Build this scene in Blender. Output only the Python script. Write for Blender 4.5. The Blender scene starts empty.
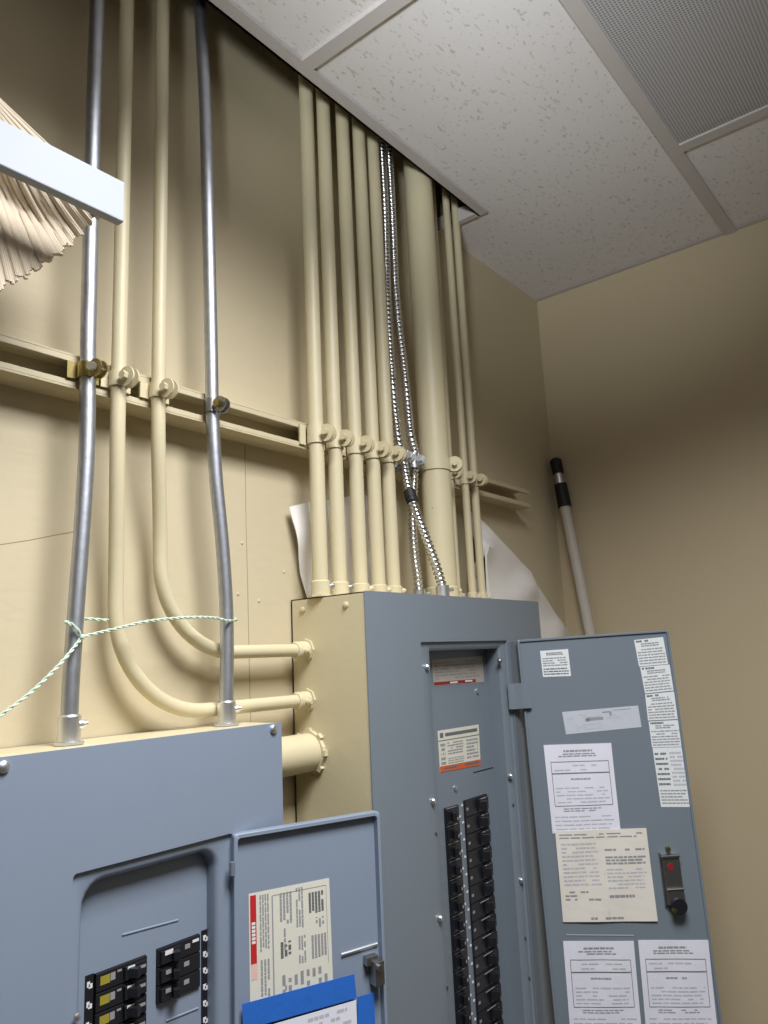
import bpy, bmesh, math, random
from mathutils import Vector, Matrix
random.seed(7)
C = bpy.context.scene.collection
# ------------------------------------------------------------------ camera
YAW, PITCH, ROLL, FPX = 0.9021, 0.19165, -0.04625, 763.0
CAM = Vector((0, -0.82, 1.60))
f_ = Vector((math.sin(YAW)*math.cos(PITCH), math.cos(YAW)*math.cos(PITCH), math.sin(PITCH)))
r0 = Vector((math.cos(YAW), -math.sin(YAW), 0)); u0 = r0.cross(f_)
RX = r0*math.cos(ROLL)+u0*math.sin(ROLL); UY = -r0*math.sin(ROLL)+u0*math.cos(ROLL)
def ray(x, y): return RX*((x-384)/FPX) - UY*((y-512)/FPX) + f_
def onY(x, y, Y): d = ray(x, y); return CAM+d*((Y-CAM.y)/d.y)
def onX(x, y, X): d = ray(x, y); return CAM+d*((X-CAM.x)/d.x)
def onZ(x, y, Z): d = ray(x, y); return CAM+d*((Z-CAM.z)/d.z)
cam = bpy.data.cameras.new('camera'); co = bpy.data.objects.new('camera', cam); C.objects.link(co)
cam.sensor_fit = 'VERTICAL'; cam.sensor_height = 24; cam.lens = FPX*24/1024; cam.clip_start = .01
m = Matrix((RX, UY, -f_)).transposed().to_4x4(); m.translation = CAM; co.matrix_world = m
bpy.context.scene.camera = co
class Plane:   # local frame: x along the panel, z up, -y out of its face
    def __init__(s, o, ang, tilt=0):
        s.o = Vector(o); s.a = ang; s.t = tilt
        h = Vector((math.cos(ang), math.sin(ang), 0)); z = Vector((0, 0, 1)); s.n = Vector((-math.sin(ang), math.cos(ang), 0))
        s.e = h*math.cos(tilt)+z*math.sin(tilt); s.u = z*math.cos(tilt)-h*math.sin(tilt)
    def empty(s, *a):
        o = empty(a[0], s.o, s.a, *a[1:]); o.rotation_euler = (0, -s.t, s.a); return o
    def px(s, x, y, off=0.0):
        d = ray(x, y); p0 = s.o+s.n*off
        t = (p0-CAM).dot(s.n)/d.dot(s.n); p = CAM+d*t-s.o
        return Vector((p.dot(s.e), off, p.dot(s.u)))
    def w(s, x, y, off=0.0):
        q = s.px(x, y, off); return Vector((q.x, s.o.y+q.y, q.z))
# ------------------------------------------------------------------ materials
M = {}
def srgb(r, g, b):
    f = lambda c: (c/255/12.92) if c <= 10 else ((c/255+.055)/1.055)**2.4
    return (f(r), f(g), f(b), 1)
def mat(name, col, rough=.5, metal=0, bump=0, bscale=60, var=0, vscale=6, stretch=(1,1,1), coat=0, spec=.5):
    m = bpy.data.materials.new(name); m.use_nodes = True; nt = m.node_tree; b = nt.nodes['Principled BSDF']
    b.inputs['Base Color'].default_value = col; b.inputs['Roughness'].default_value = rough; b.inputs['Metallic'].default_value = metal
    b.inputs['Coat Weight'].default_value = coat; b.inputs['Specular IOR Level'].default_value = spec
    tc = nt.nodes.new('ShaderNodeTexCoord'); mp = nt.nodes.new('ShaderNodeMapping'); mp.inputs['Scale'].default_value = stretch
    nt.links.new(tc.outputs['Object'], mp.inputs['Vector'])
    if var:
        n = nt.nodes.new('ShaderNodeTexNoise'); n.inputs['Scale'].default_value = vscale; n.inputs['Detail'].default_value = 5
        nt.links.new(mp.outputs[0], n.inputs['Vector'])
        r = nt.nodes.new('ShaderNodeMapRange'); r.inputs[3].default_value = 1-var; r.inputs[4].default_value = 1+var
        nt.links.new(n.outputs[0], r.inputs[0])
        h = nt.nodes.new('ShaderNodeHueSaturation'); h.inputs['Color'].default_value = col
        nt.links.new(r.outputs[0], h.inputs['Value']); nt.links.new(h.outputs[0], b.inputs['Base Color'])
    if bump:
        n = nt.nodes.new('ShaderNodeTexNoise'); n.inputs['Scale'].default_value = bscale; n.inputs['Detail'].default_value = 4
        nt.links.new(mp.outputs[0], n.inputs['Vector'])
        bp = nt.nodes.new('ShaderNodeBump'); bp.inputs['Strength'].default_value = bump; bp.inputs['Distance'].default_value = .002
        nt.links.new(n.outputs[0], bp.inputs['Height']); nt.links.new(bp.outputs[0], b.inputs['Normal'])
    M[name] = m; return m
mat('wall_paint', srgb(201,188,158), .6, bump=.25, bscale=25, var=.035, vscale=3, stretch=(1,1,2.5))
mat('side_wall_paint', srgb(196,180,150), .7, bump=.15, bscale=120, var=.02)
mat('rear_paint', srgb(120,115,106), .8)
mat('floor_tile', srgb(105,100,94), .5, var=.1)
mat('beige_paint', srgb(206,195,162), .42, bump=.12, bscale=90, var=.04, vscale=12)
mat('beige_dark', srgb(198,186,155), .45, bump=.15, bscale=80, var=.05, vscale=12)
mat('grey_enamel', srgb(118,128,138), .38, bump=.04, bscale=200, var=.03, vscale=8)
mat('blue_grey_enamel', srgb(132,144,162), .36, bump=.04, bscale=200, var=.03, vscale=8)
mat('dark_grey_enamel', srgb(108,117,126), .42, var=.04)
mat('galvanised', (.50,.52,.57,1), .48, 1, bump=.12, bscale=160, var=.2, vscale=90)
mat('zinc', (.75,.77,.8,1), .4, 1)
mat('flex_metal', (.72,.73,.75,1), .22, 1, var=.15, vscale=80)
mat('brass', (.42,.34,.14,1), .35, 1, var=.3, vscale=60)
mat('dull_steel', (.35,.35,.35,1), .4, 1)
mat('black_plastic', (.012,.013,.017,1), .35)
mat('black_rubber', (.008,.008,.009,1), .6)
mat('white_metal', srgb(154,159,168), .6)
mat('pole_white', srgb(196,190,180), .35)
mat('paper', srgb(226,226,238), .8, bump=.1, bscale=30)
mat('cream_paper', srgb(226,220,210), .8, bump=.1, bscale=30)
mat('sticker', srgb(226,230,232), .5)
mat('silver_sticker', srgb(196,200,210), .35, 0, var=.06, vscale=60)
mat('cream_sticker', srgb(218,216,202), .5)
mat('dark_cream_sticker', srgb(176,168,156), .5)
mat('ink', (.14,.14,.15,1), .7)
mat('grey_ink', (.3,.3,.32,1), .7)
mat('pale_ink', (.5,.5,.55,1), .7)
mat('red', srgb(190,40,44), .5); mat('dark_red', srgb(140,30,40), .5); mat('orange', srgb(205,95,45), .5)
mat('pink', srgb(225,190,180), .5)
mat('blue_tape', srgb(38,104,196), .6, bump=.3, bscale=60, var=.05, vscale=30)
mat('olive', srgb(150,140,50), .5); mat('white_print', srgb(225,225,225), .5); mat('grey_print', srgb(150,145,145), .5)
mat('white_sheet', srgb(232,228,224), .7, bump=.2, bscale=20)
mat('mop_cotton', srgb(204,190,170), .9)
mat('string', srgb(196,214,196), .6)
mat('tbar', srgb(196,190,187), .5)
mat('plenum', (.05,.05,.05,1), .9)
mat('crack_dark', srgb(165,148,116), .8)
def tile_mat():
    m = bpy.data.materials.new('ceiling_tile'); m.use_nodes = True; nt = m.node_tree; b = nt.nodes['Principled BSDF']; b.inputs['Roughness'].default_value = .9
    tc = nt.nodes.new('ShaderNodeTexCoord'); mp = nt.nodes.new('ShaderNodeMapping'); mp.inputs['Scale'].default_value = (1,1.9,1); mp.inputs['Rotation'].default_value=(0,0,.5)
    nt.links.new(tc.outputs['Object'], mp.inputs['Vector'])
    n = nt.nodes.new('ShaderNodeTexNoise'); n.inputs['Scale'].default_value = 92; n.inputs['Detail'].default_value = 2
    nt.links.new(mp.outputs[0], n.inputs['Vector'])
    r = nt.nodes.new('ShaderNodeValToRGB'); r.color_ramp.elements[0].position = .31; r.color_ramp.elements[0].color = srgb(200,192,184)
    r.color_ramp.elements[1].position = .39; r.color_ramp.elements[1].color = srgb(226,222,222)
    nt.links.new(n.outputs[0], r.inputs[0]); nt.links.new(r.outputs[0], b.inputs['Base Color'])
    bp = nt.nodes.new('ShaderNodeBump'); bp.inputs['Strength'].default_value = .25; bp.inputs['Distance'].default_value = .002
    nt.links.new(r.outputs[0], bp.inputs['Height']); nt.links.new(bp.outputs[0], b.inputs['Normal'])
    M['ceiling_tile'] = m
tile_mat()
def perf_mat():
    m = bpy.data.materials.new('perforated'); m.use_nodes = True; nt = m.node_tree; b = nt.nodes['Principled BSDF']; b.inputs['Roughness'].default_value = .6
    tc = nt.nodes.new('ShaderNodeTexCoord')
    v = nt.nodes.new('ShaderNodeVectorMath'); v.operation = 'SCALE'; v.inputs['Scale'].default_value = 1/.005
    fr = nt.nodes.new('ShaderNodeVectorMath'); fr.operation = 'FRACTION'
    sb = nt.nodes.new('ShaderNodeVectorMath'); sb.operation = 'SUBTRACT'; sb.inputs[1].default_value = (.5,.5,0)
    mu = nt.nodes.new('ShaderNodeVectorMath'); mu.operation = 'MULTIPLY'; mu.inputs[1].default_value = (1,1,0)
    ln = nt.nodes.new('ShaderNodeVectorMath'); ln.operation = 'LENGTH'
    r = nt.nodes.new('ShaderNodeValToRGB'); r.color_ramp.elements[0].position = .26; r.color_ramp.elements[0].color = srgb(120,118,120)
    r.color_ramp.elements[1].position = .36; r.color_ramp.elements[1].color = srgb(190,188,190)
    L = nt.links.new
    L(tc.outputs['Object'], v.inputs[0]); L(v.outputs[0], fr.inputs[0]); L(fr.outputs[0], sb.inputs[0]); L(sb.outputs[0], mu.inputs[0]); L(mu.outputs[0], ln.inputs[0])
    L(ln.outputs['Value'], r.inputs[0]); L(r.outputs[0], b.inputs['Base Color'])
    M['perforated'] = m
perf_mat()
# ------------------------------------------------------------------ mesh helpers
def obj(name, bm, mats, parent=None, smooth=False, bevel=0):
    me = bpy.data.meshes.new(name); bmesh.ops.recalc_face_normals(bm, faces=bm.faces[:]); bm.to_mesh(me); bm.free()
    if isinstance(mats, str): mats = [mats]
    for k in mats: me.materials.append(M[k])
    if smooth:
        for p in me.polygons: p.use_smooth = True
    o = bpy.data.objects.new(name, me); C.objects.link(o)
    if parent: o.parent = parent
    if bevel:
        b = o.modifiers.new('bevel', 'BEVEL'); b.width = bevel; b.segments = 2; b.limit_method = 'ANGLE'
    if smooth:
        try:
            bm2 = bmesh.new(); bm2.from_mesh(me)
            for e in bm2.edges:
                if len(e.link_faces) == 2 and e.calc_face_angle(0) > .7: e.smooth = False
            bm2.to_mesh(me); bm2.free()
        except Exception: pass
    return o
def empty(name, loc, rz=0, label=None, cat=None, group=None):
    o = bpy.data.objects.new(name, None); C.objects.link(o); o.location = loc; o.rotation_euler = (0,0,rz); o.empty_display_size = .02
    tag(o, label, cat, group); return o
def tag(o, label=None, cat=None, group=None, kind=None):
    if label: o['label'] = label
    if cat: o['category'] = cat
    if group: o['group'] = group
    if kind: o['kind'] = kind
    return o
def box(bm, x0, x1, y0, y1, z0, z1, mi=0, mx=None):
    vs = [Vector((x, y, z)) for x in (x0, x1) for y in (y0, y1) for z in (z0, z1)]
    if mx: vs = [mx @ v for v in vs]
    v = [bm.verts.new(p) for p in vs]
    for q in ((0,1,3,2),(4,6,7,5),(0,4,5,1),(2,3,7,6),(0,2,6,4),(1,5,7,3)):
        f = bm.faces.new([v[i] for i in q]); f.material_index = mi
def NB(): return bmesh.new()
def cyl(bm, p0, p1, r0, r1=None, n=16, mi=0, cap=True):
    r1 = r0 if r1 is None else r1
    p0 = Vector(p0); p1 = Vector(p1); d = (p1-p0).normalized()
    a = d.orthogonal().normalized(); b = d.cross(a)
    A = [bm.verts.new(p0+(a*math.cos(t)+b*math.sin(t))*r0) for t in [2*math.pi*i/n for i in range(n)]]
    B = [bm.verts.new(p1+(a*math.cos(t)+b*math.sin(t))*r1) for t in [2*math.pi*i/n for i in range(n)]]
    for i in range(n):
        f = bm.faces.new((A[i], A[(i+1)%n], B[(i+1)%n], B[i])); f.material_index = mi
    if cap:
        for l in (A, B): f = bm.faces.new(l); f.material_index = mi
def catmull(P, step):
    P = [Vector(p) for p in P]; P = [P[0]*2-P[1]]+P+[P[-1]*2-P[-2]]; out = []
    for i in range(1, len(P)-2):
        n = max(1, int((P[i+1]-P[i]).length/step))
        for k in range(n):
            t = k/n
            out.append(.5*((2*P[i])+(P[i+1]-P[i-1])*t+(2*P[i-1]-5*P[i]+4*P[i+1]-P[i+2])*t*t+(3*P[i]-P[i-1]-3*P[i+1]+P[i+2])*t**3))
    out.append(P[-2]); return out
def sweep(bm, pts, rad, n=16, mi=0, cap=True):
    pts = [Vector(p) for p in pts]; N = len(pts); up = None; rings = []
    for i, p in enumerate(pts):
        d = (pts[min(i+1, N-1)]-pts[max(i-1, 0)]).normalized()
        if up is None: up = d.orthogonal().normalized()
        up = (up-d*up.dot(d)).normalized(); b = d.cross(up)
        rings.append([bm.verts.new(p+(up*math.cos(t)+b*math.sin(t))*(rad(i, t) if callable(rad) else rad)) for t in [2*math.pi*k/n for k in range(n)]])
    for A, B in zip(rings, rings[1:]):
        for i in range(n):
            f = bm.faces.new((A[i], A[(i+1)%n], B[(i+1)%n], B[i])); f.material_index = mi
    if cap:
        for l in (rings[0], rings[-1]): f = bm.faces.new(l); f.material_index = mi
def bend(P, R, n=10):   # polyline with rounded corners
    P = [Vector(p) for p in P]; out = [P[0]]
    for i in range(1, len(P)-1):
        a = (P[i-1]-P[i]).normalized(); b = (P[i+1]-P[i]).normalized(); th = a.angle(b)
        k = R/math.tan(th/2); s = P[i]+a*k; e = P[i]+b*k; c = P[i]+(a+b).normalized()*(R/math.sin(th/2))
        for j in range(n+1):
            t = j/n; v = (s-c).slerp(e-c, t) if (s-c).angle(e-c) > 1e-3 else (s-c)
            out.append(c+v)
    out.append(P[-1]); return out
def rrect(x0, x1, z0, z1, r, y, seg=5):
    r = max(r, .0002); out = []
    for cx, cz, a0 in ((x1-r, z1-r, 0), (x0+r, z1-r, 90), (x0+r, z0+r, 180), (x1-r, z0+r, 270)):
        for i in range(seg+1):
            a = math.radians(a0+90*i/seg); out.append(Vector((cx+r*math.cos(a), y, cz+r*math.sin(a))))
    return out
def loft(bm, loops, mi=0, cap0=False, cap1=False):
    L = [[bm.verts.new(p) for p in l] for l in loops]; n = len(L[0])
    for A, B in zip(L, L[1:]):
        for i in range(n):
            f = bm.faces.new((A[i], A[(i+1)%n], B[(i+1)%n], B[i])); f.material_index = mi
    if cap0: bm.faces.new(L[0]).material_index = mi
    if cap1: bm.faces.new(L[-1]).material_index = mi
def screw_bm(bm, p, d, r=.004, h=.0025, mi=0):
    p = Vector(p); d = Vector(d).normalized()
    cyl(bm, p, p+d*h*.6, r, r, 14, mi); cyl(bm, p+d*h*.6, p+d*h, r, r*.6, 14, mi)
# ------------------------------------------------------------------ the room
def struct(name, bm, m): return tag(obj(name, bm, m), kind='structure')
XR, ZC = 1.724, 2.499
b = NB(); box(b, -1.3, XR, 0, .1, 0, 3.1); struct('wall_back', b, 'wall_paint')
b = NB(); box(b, XR, XR+.1, -3.0, .1, 0, 3.1); struct('wall_right', b, 'side_wall_paint')
b = NB(); box(b, -1.4, -1.3, -3.0, .1, 0, 3.1); struct('wall_left', b, 'rear_paint')
b = NB(); box(b, -1.4, XR+.1, -3.1, -3.0, 0, 3.1); struct('wall_rear', b, 'rear_paint')
b = NB(); box(b, -1.4, XR+.1, -3.1, .1, -.1, 0); struct('floor', b, 'floor_tile')
b = NB(); box(b, -1.3, XR, -3.0, -.115, ZC+.006, ZC+.022); box(b, 1.275, XR, -.115, 0, ZC+.006, ZC+.022); struct('ceiling', b, 'ceiling_tile')
b = NB(); box(b, -1.4, XR+.1, -3.1, .1, 3.1, 3.2); struct('ceiling_deck', b, 'plenum')
# exposed suspension bars
b = NB(); box(b, -1.3, 1.275, -.123, -.1, ZC, ZC+.004); box(b, -1.3, 1.275, -.104, -.1, ZC, ZC+.03); struct('trim_1', b, 'tbar')
b = NB(); box(b, 1.262, 1.275, -.1, 0, ZC, ZC+.03); struct('trim_2', b, 'tbar')
k = 3
for x in (-1.07, -.46, .145, .745):
    b = NB(); box(b, x-.012, x+.012, -.47, -.123, ZC, ZC+.006)
    box(b, x-.002, x+.002, -.47, -.123, ZC+.006, ZC+.03); struct('trim_%d' % k, b, 'tbar'); k += 1
b = NB(); box(b, -1.3, XR, -.494, -.47, ZC, ZC+.006); struct('trim_%d' % k, b, 'tbar'); k += 1
for x in (.745, 1.345):
    b = NB(); box(b, x-.012, x+.012, -1.08, -.494, ZC, ZC+.006); struct('trim_%d' % k, b, 'tbar'); k += 1
b = NB(); box(b, -1.3, XR, -1.104, -1.08, ZC, ZC+.006); struct('trim_%d' % k, b, 'tbar'); k += 1
b = NB(); box(b, XR-.014, XR, -3.0, 0, ZC+.003, ZC+.0045); struct('trim_%d' % k, b, 'tbar'); k += 1
# vent
t = empty('ceiling_vent', (1.045, -.785, ZC), 0, 'square grey perforated air vent set in the ceiling grid at the top right', 'vent')
b = NB(); loft(b, [rrect(-.288,.288,-.291,.291,.002,0), rrect(-.268,.268,-.271,.271,.002,-.002), rrect(-.268,.268,-.271,.271,.002,.0)])
bmesh.ops.rotate(b, cent=(0,0,0), matrix=Matrix.Rotation(math.radians(90),3,'X'), verts=b.verts[:]); bmesh.ops.translate(b, vec=(0,0,.004), verts=b.verts[:]); obj('vent_frame', b, 'perforated', t)
b = NB(); box(b, -.27,.27,-.272,.272,.002,.0058); obj('perforated_face', b, 'perforated', t)
# plywood seams and cracks in the painted back wall
def seam(pts, w=.0012):
    b = NB(); sweep(b, [onY(x, y, 0)+Vector((0, .0004, 0)) for x, y in pts], w, 6); return b
b = seam([(245,443),(246,520),(248,600),(250,700),(252,760)], .001); struct('trim_%d' % k, b, 'crack_dark'); k += 1
b = seam([(-10,546),(10,543),(30,540),(55,535),(78,531)], .0008); struct('trim_%d' % k, b, 'crack_dark'); k += 1
for (x, y) in ((242,543),(259,601),(238,594),(284,572)):
    b = NB(); p = onY(x, y, 0); screw_bm(b, p+Vector((0,.001,0)), (0,-1,0), .0025, .0022); struct('trim_%d' % k, b, 'beige_dark'); k += 1
# ------------------------------------------------------------------ strut channel
zt, zb, sd = 1.6+.359, 1.6+.318, .041
def strut(x0, x1, label):
    b = NB(); T = .0025
    box(b, x0, x1, -T, 0, zb, zt)
    box(b, x0, x1, -sd, -T, zt-T, zt); box(b, x0, x1, -sd, -T, zb, zb+T)
    box(b, x0, x1, -sd, -sd+T, zt-.0095, zt-T); box(b, x0, x1, -sd, -sd+T, zb+T, zb+.0095)
    box(b, x0, x1, -sd+T, -sd+.0075, zt-.0095, zt-.0075); box(b, x0, x1, -sd+T, -sd+.0075, zb+.0075, zb+.0095)
    return tag(obj('strut_channel', b, 'beige_dark', bevel=.0006), label, 'strut')
strut(-.2, 1.512, 'long beige painted metal strut channel screwed across the wall behind every conduit')
# ------------------------------------------------------------------ conduits
def clamp(parent, c, r, m, bm_, ang=-78, wing=True, h=.018, ear=.0105):
    """strap round a pipe at c (world): band, two round ears and a bolt; ears sit front-right"""
    b = NB(); x, y, z = c; ro = r+.0022
    # band: 300 degree ring open at the ear direction
    a0 = math.radians(ang); n = 22; prev = None
    for i in range(n+1):
        a = a0+.25+(2*math.pi-.5)*i/n
        vs = [b.verts.new((x+math.cos(a)*q, y+math.sin(a)*q, z+s)) for q, s in ((r+.0002, -h/2), (ro, -h/2), (ro, h/2), (r+.0002, h/2))]
        if prev:
            for j in range(4): b.faces.new((prev[j], prev[(j+1)%4], vs[(j+1)%4], vs[j]))
        else: b.faces.new(vs)
        prev = vs
    b.faces.new(prev)
    d = Vector((math.cos(a0), math.sin(a0), 0)); s = Vector((-d.y, d.x, 0))
    for sg in (-1, 1):   # ears
        c0 = Vector(c)+d*(r+ear*.62)+s*(sg*.0042); cyl(b, c0-s*.0011, c0+s*.0011, ear, ear, 18)
    if wing:   # hook shoulders reaching into the strut slot
        for sg in (-1, 1):
            yb = -sd+.003
            box(b, x+sg*(r*.55)-.002, x+sg*(r*.55)+.002, yb-.006, y+r*.3, z-h*.6, z+h*.6)
            box(b, x+sg*(r+.006)-.006, x+sg*(r+.006)+.006, yb-.0065, yb-.0035, z-h*.55, z+h*.55)
    o = obj('pipe_clamp', b, m, parent, smooth=True)
    b = NB(); cc = Vector(c)+d*(r+ear*.7)
    cyl(b, cc-s*.011, cc+s*.010, .0026, None, 10); cyl(b, cc-s*.0125, cc-s*.0065, .0052, None, 6); cyl(b, cc+s*.0055, cc+s*.0095, .005, None, 6)
    obj('bolt', b, bm_, o, smooth=True)
    return o
def connector(parent, p, d, r, m, sm, L=.026, sdir=(.8,-.5,.15), lock=True):
    p = Vector(p); d = Vector(d).normalized(); b = NB()
    cyl(b, p, p+d*.003, r+.0065, r+.0065, 8 if lock else 20)
    cyl(b, p+d*.003, p+d*L, r+.0026, r+.0026, 24); cyl(b, p+d*L, p+d*(L+.002), r+.0026, r+.0008, 24)
    o = obj('connector', b, m, parent, smooth=True)
    b = NB(); s = Vector(sdir).normalized(); q = p+d*(L*.62)
    cyl(b, q+s*r*.8, q+s*(r+.006), .0048, None, 12); cyl(b, q+s*(r+.006), q+s*(r+.0095), .0036, .003, 12)
    obj('set_screw', b, sm, o, smooth=True); return o
zs = (zt+zb)/2
def conduit(name, path, r, m, label, cat='pipe', group=None, n=20):
    b = NB(); sweep(b, path, r, n)
    o = obj(name, b, m, None, smooth=True); return tag(o, label, cat, group)
LT, BT = 1.6-.0705, 1.6+.094   # tops of the left and the tall panel
LPX0, LPX1, LPY = .323, .690, -.095
BPX0, BPX1, BPY = .803, 1.307, -.146
R1, R2 = .0088, .0116
YP = -.041-R1-.002
def lim(pts, Y): return [onY(x, y, Y) for x, y in pts]
# left EMT
def top_ext(P, z=2.72):
    a, b_ = P[0], P[1]; d = (a-b_).normalized(); return [a+Vector((0,0,1))*(z-a.z)]+P
P = top_ext(lim([(97,0),(92.5,150),(89,300),(88,350),(87,440),(83,515),(76,610),(70.5,690)], YP)); P.append(Vector((P[-1].x, YP, LT+.004)))
o = conduit('silver_conduit', catmull(P, .02), R1, 'galvanised', 'leftmost silver conduit, brass coloured clamp, dropping into the low panel', 'conduit')
connector(o, (P[-1].x, YP, LT), (0,0,1), R1, 'zinc', 'zinc', .028)
q = onY(88,368,YP); clamp(o, (q.x, YP, zs), R1, 'brass', 'zinc')
P = top_ext(lim([(200,0),(205,100),(208,210),(211,340),(212,400),(213.5,440),(216.5,485),(222,540),(226,600),(227,650),(226.5,690)], YP)); P.append(Vector((P[-1].x, YP, LT+.004)))
P4 = P
o = conduit('silver_conduit', catmull(P, .02), R1, 'galvanised', 'silver steel conduit with a wavy offset bend, entering the low panel near its right end', 'conduit')
connector(o, (P[-1].x, YP, LT), (0,0,1), R1, 'zinc', 'zinc', .028)
q = onY(212,400,YP); clamp(o, (q.x, YP, zs), R1, 'dull_steel', 'brass', wing=False)
# curved beige pipes into the panel side
def curved(top, end, low, R, label):
    xs = onY(*top, YP).x; e = onX(*end, BPX0); ye = -.031; x2 = onY(*low, ye).x
    zc = e.z+R; A = [Vector((xs, YP, 2.72)), Vector((xs, YP, zs+.1)), Vector((xs, YP, zs-.03))]
    for i in range(1, 11):   # gentle offset towards the wall
        t = i/10; s = t*t*(3-2*t); A.append(Vector((xs+(x2-xs)*s, YP+(ye-YP)*s, zs-.03+(zc-zs+.03)*t)))
    for i in range(1, 17):
        a = math.pi/2*i/16; A.append(Vector((x2+R*(1-math.cos(a)), ye, e.z+R*(1-math.sin(a)))))
    A.append(Vector((BPX0-.003, ye, e.z)))
    o = conduit('beige_conduit', A, R1, 'beige_paint', label, 'conduit')
    connector(o, (BPX0, ye, e.z), (-1,0,0), R1+.001, 'beige_paint', 'beige_paint', .022, (.1,-.9,-.1))
    clamp(o, (xs, YP, zs), R1, 'beige_paint', 'beige_paint', ear=.012); return o
curved((118.5,385), (307,700), (115.5,610), .125, 'beige conduit right of the brass-clamped silver one, curving lowest into tall panel side')
curved((158.5,390), (307,650), (160,570), .112, 'beige conduit left of wavy silver one, curving into tall panel side, upper entry')
# straight beige pipes above the tall panel
names = ['leftmost of the close row of thicker beige conduits, rising from the tall panel corner',
 'second from the left in the close row of thicker beige conduits over the tall panel',
 'middle one in the close row of five thicker beige conduits over the tall panel',
 'fourth from the left in the close row of thicker beige conduits over the tall panel',
 'rightmost of the close row of five thicker beige conduits, beside the ribbed steel cables']
YQ = -.041-R2-.002
for (x, y), nm in zip([(320.4,585),(339.5,585),(360.5,585),(378.5,585),(393.5,585)], names):
    q = onY(x, y, YQ)
    o = conduit('beige_conduit', [Vector((q.x, YQ, BT+.003)), Vector((q.x, YQ, 2.0)), Vector((q.x, YQ, 2.72))], R2, 'beige_paint', nm, 'conduit', 'row of five beige conduits above the tall panel')
    connector(o, (q.x, YQ, BT), (0,0,1), R2, 'beige_paint', 'dull_steel' if x < 350 else 'beige_paint', .022)
    clamp(o, (q.x, YQ, zs), R2, 'beige_paint', 'beige_paint', h=.028, ear=.0135)
YB = -.041-.027
q = onY(442.5, 590, YB); XB = q.x
o = conduit('thick_beige_conduit', [Vector((XB, YB, BT+.003)), Vector((XB, YB, 2.0)), Vector((XB, YB, 2.72))], .0268, 'beige_paint', 'very thick tall beige conduit right of the ribbed steel cables', 'conduit', n=32)
connector(o, (XB, YB, BT), (0,0,1), .0268, 'beige_paint', 'beige_paint', .024)
clamp(o, (XB, YB, zs), .0268, 'beige_paint', 'beige_paint', ang=-62, h=.022, ear=.014)
b = NB(); screw_bm(b, onY(432, 508, YB-.0262), (0,-1,0), .0012, .001); obj('paint_chip', b, 'dull_steel', o)
for (x, y), nm, mm, r in zip([(455.5,580),(471.5,580),(481,580)], ['thin beige conduit tucked tight against the right side of the very thick beige one',
   'left one of the two thin beige conduits standing right of the thick one', 'thin beige conduit furthest right on the strut, just before its bare end'], ['beige_paint']*3, (R1, .0074, .0078)):
    q = onY(x, y, YP)
    o = conduit('beige_conduit', [Vector((q.x, YP, BT+.003)), Vector((q.x, YP, 2.0)), Vector((q.x, YP, 2.72))], r, mm, nm, 'conduit')
    connector(o, (q.x, YP, BT), (0,0,1), r, 'beige_paint', 'zinc' if x < 460 else 'beige_paint', .022)
    clamp(o, (q.x, YP, zs), r, 'beige_paint', 'beige_paint', h=.024, ear=.012)
q = onY(461, 580, YP+.012)
o = conduit('silver_conduit', [Vector((q.x+.004, -.03, BT+.002)), Vector((q.x+.004, -.03, 1.80)), Vector((q.x+.004, -.03, 1.9))], .006, 'galvanised', 'short narrow silver tube in the shadow gap between the thick and thin beige conduits', 'conduit')
# nipple between panels
q = onX(318, 755, BPX0); zn = 1.6-.122; yn = -.034
b = NB(); cyl(b, (LPX1, yn, zn), (BPX0, yn, zn), .0262, None, 32)
o = tag(obj('thick_beige_conduit', b, 'beige_paint', smooth=True), 'short thick beige pipe joining the side of the low panel to the tall panel', 'conduit')
b = NB(); cyl(b, (BPX0-.006, yn, zn), (BPX0, yn, zn), .030, None, 12)
for i in range(8):
    a = 2*math.pi*i/8; box(b, -.006, 0, -.004, .004, .029, .033, 0, Matrix.Translation((BPX0, yn, zn)) @ Matrix.Rotation(a, 4, 'X'))
obj('locknut', b, 'beige_paint', o)
# ------------------------------------------------------------------ ribbed flexible conduits
def flex(pts, label, r=.0084, pitch=.0078):
    P = catmull(pts, .0011); b = NB()
    def rad(i, t):
        ph = (i*.0011/pitch*2*math.pi+t) % (2*math.pi)
        return r - .0024*(.5+.5*math.cos(ph))**1.5
    sweep(b, P, rad, 14)
    return tag(obj('flexible_conduit', b, 'flex_metal', smooth=True), label, 'cable')
yf = -.062
A = [onY(384,195,-.05), onY(387,297,-.05), onY(392,380,-.052), onY(397,432,yf+.006), onY(403,462,yf), onY(408,488,yf-.014), onY(416,512,yf-.032), onY(425,536,yf-.046), onY(434,560,yf-.050), onY(441,582,yf-.050)]
A = [Vector((A[0].x-.004, -.05, 2.72))]+A+[Vector((A[-1].x+.003, yf-.050, BT+.004))]
o1 = flex(A, 'ribbed steel cable wrapped with black tape, crossing in front of the other')
B = [onY(391,195,-.045), onY(396,297,-.045), onY(405,380,-.05), onY(410,432,yf+.006), onY(415,455,yf+.004), onY(414,480,yf+.012), onY(412.5,515,yf+.012), onY(414,550,yf+.012), onY(418,580,yf+.012)]
B = [Vector((B[0].x-.004, -.045, 2.72))]+B+[Vector((B[-1].x+.002, yf+.012, BT+.004))]
o2 = flex(B, 'ribbed steel cable that passes behind the taped one and hangs straight to the panel')
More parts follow.
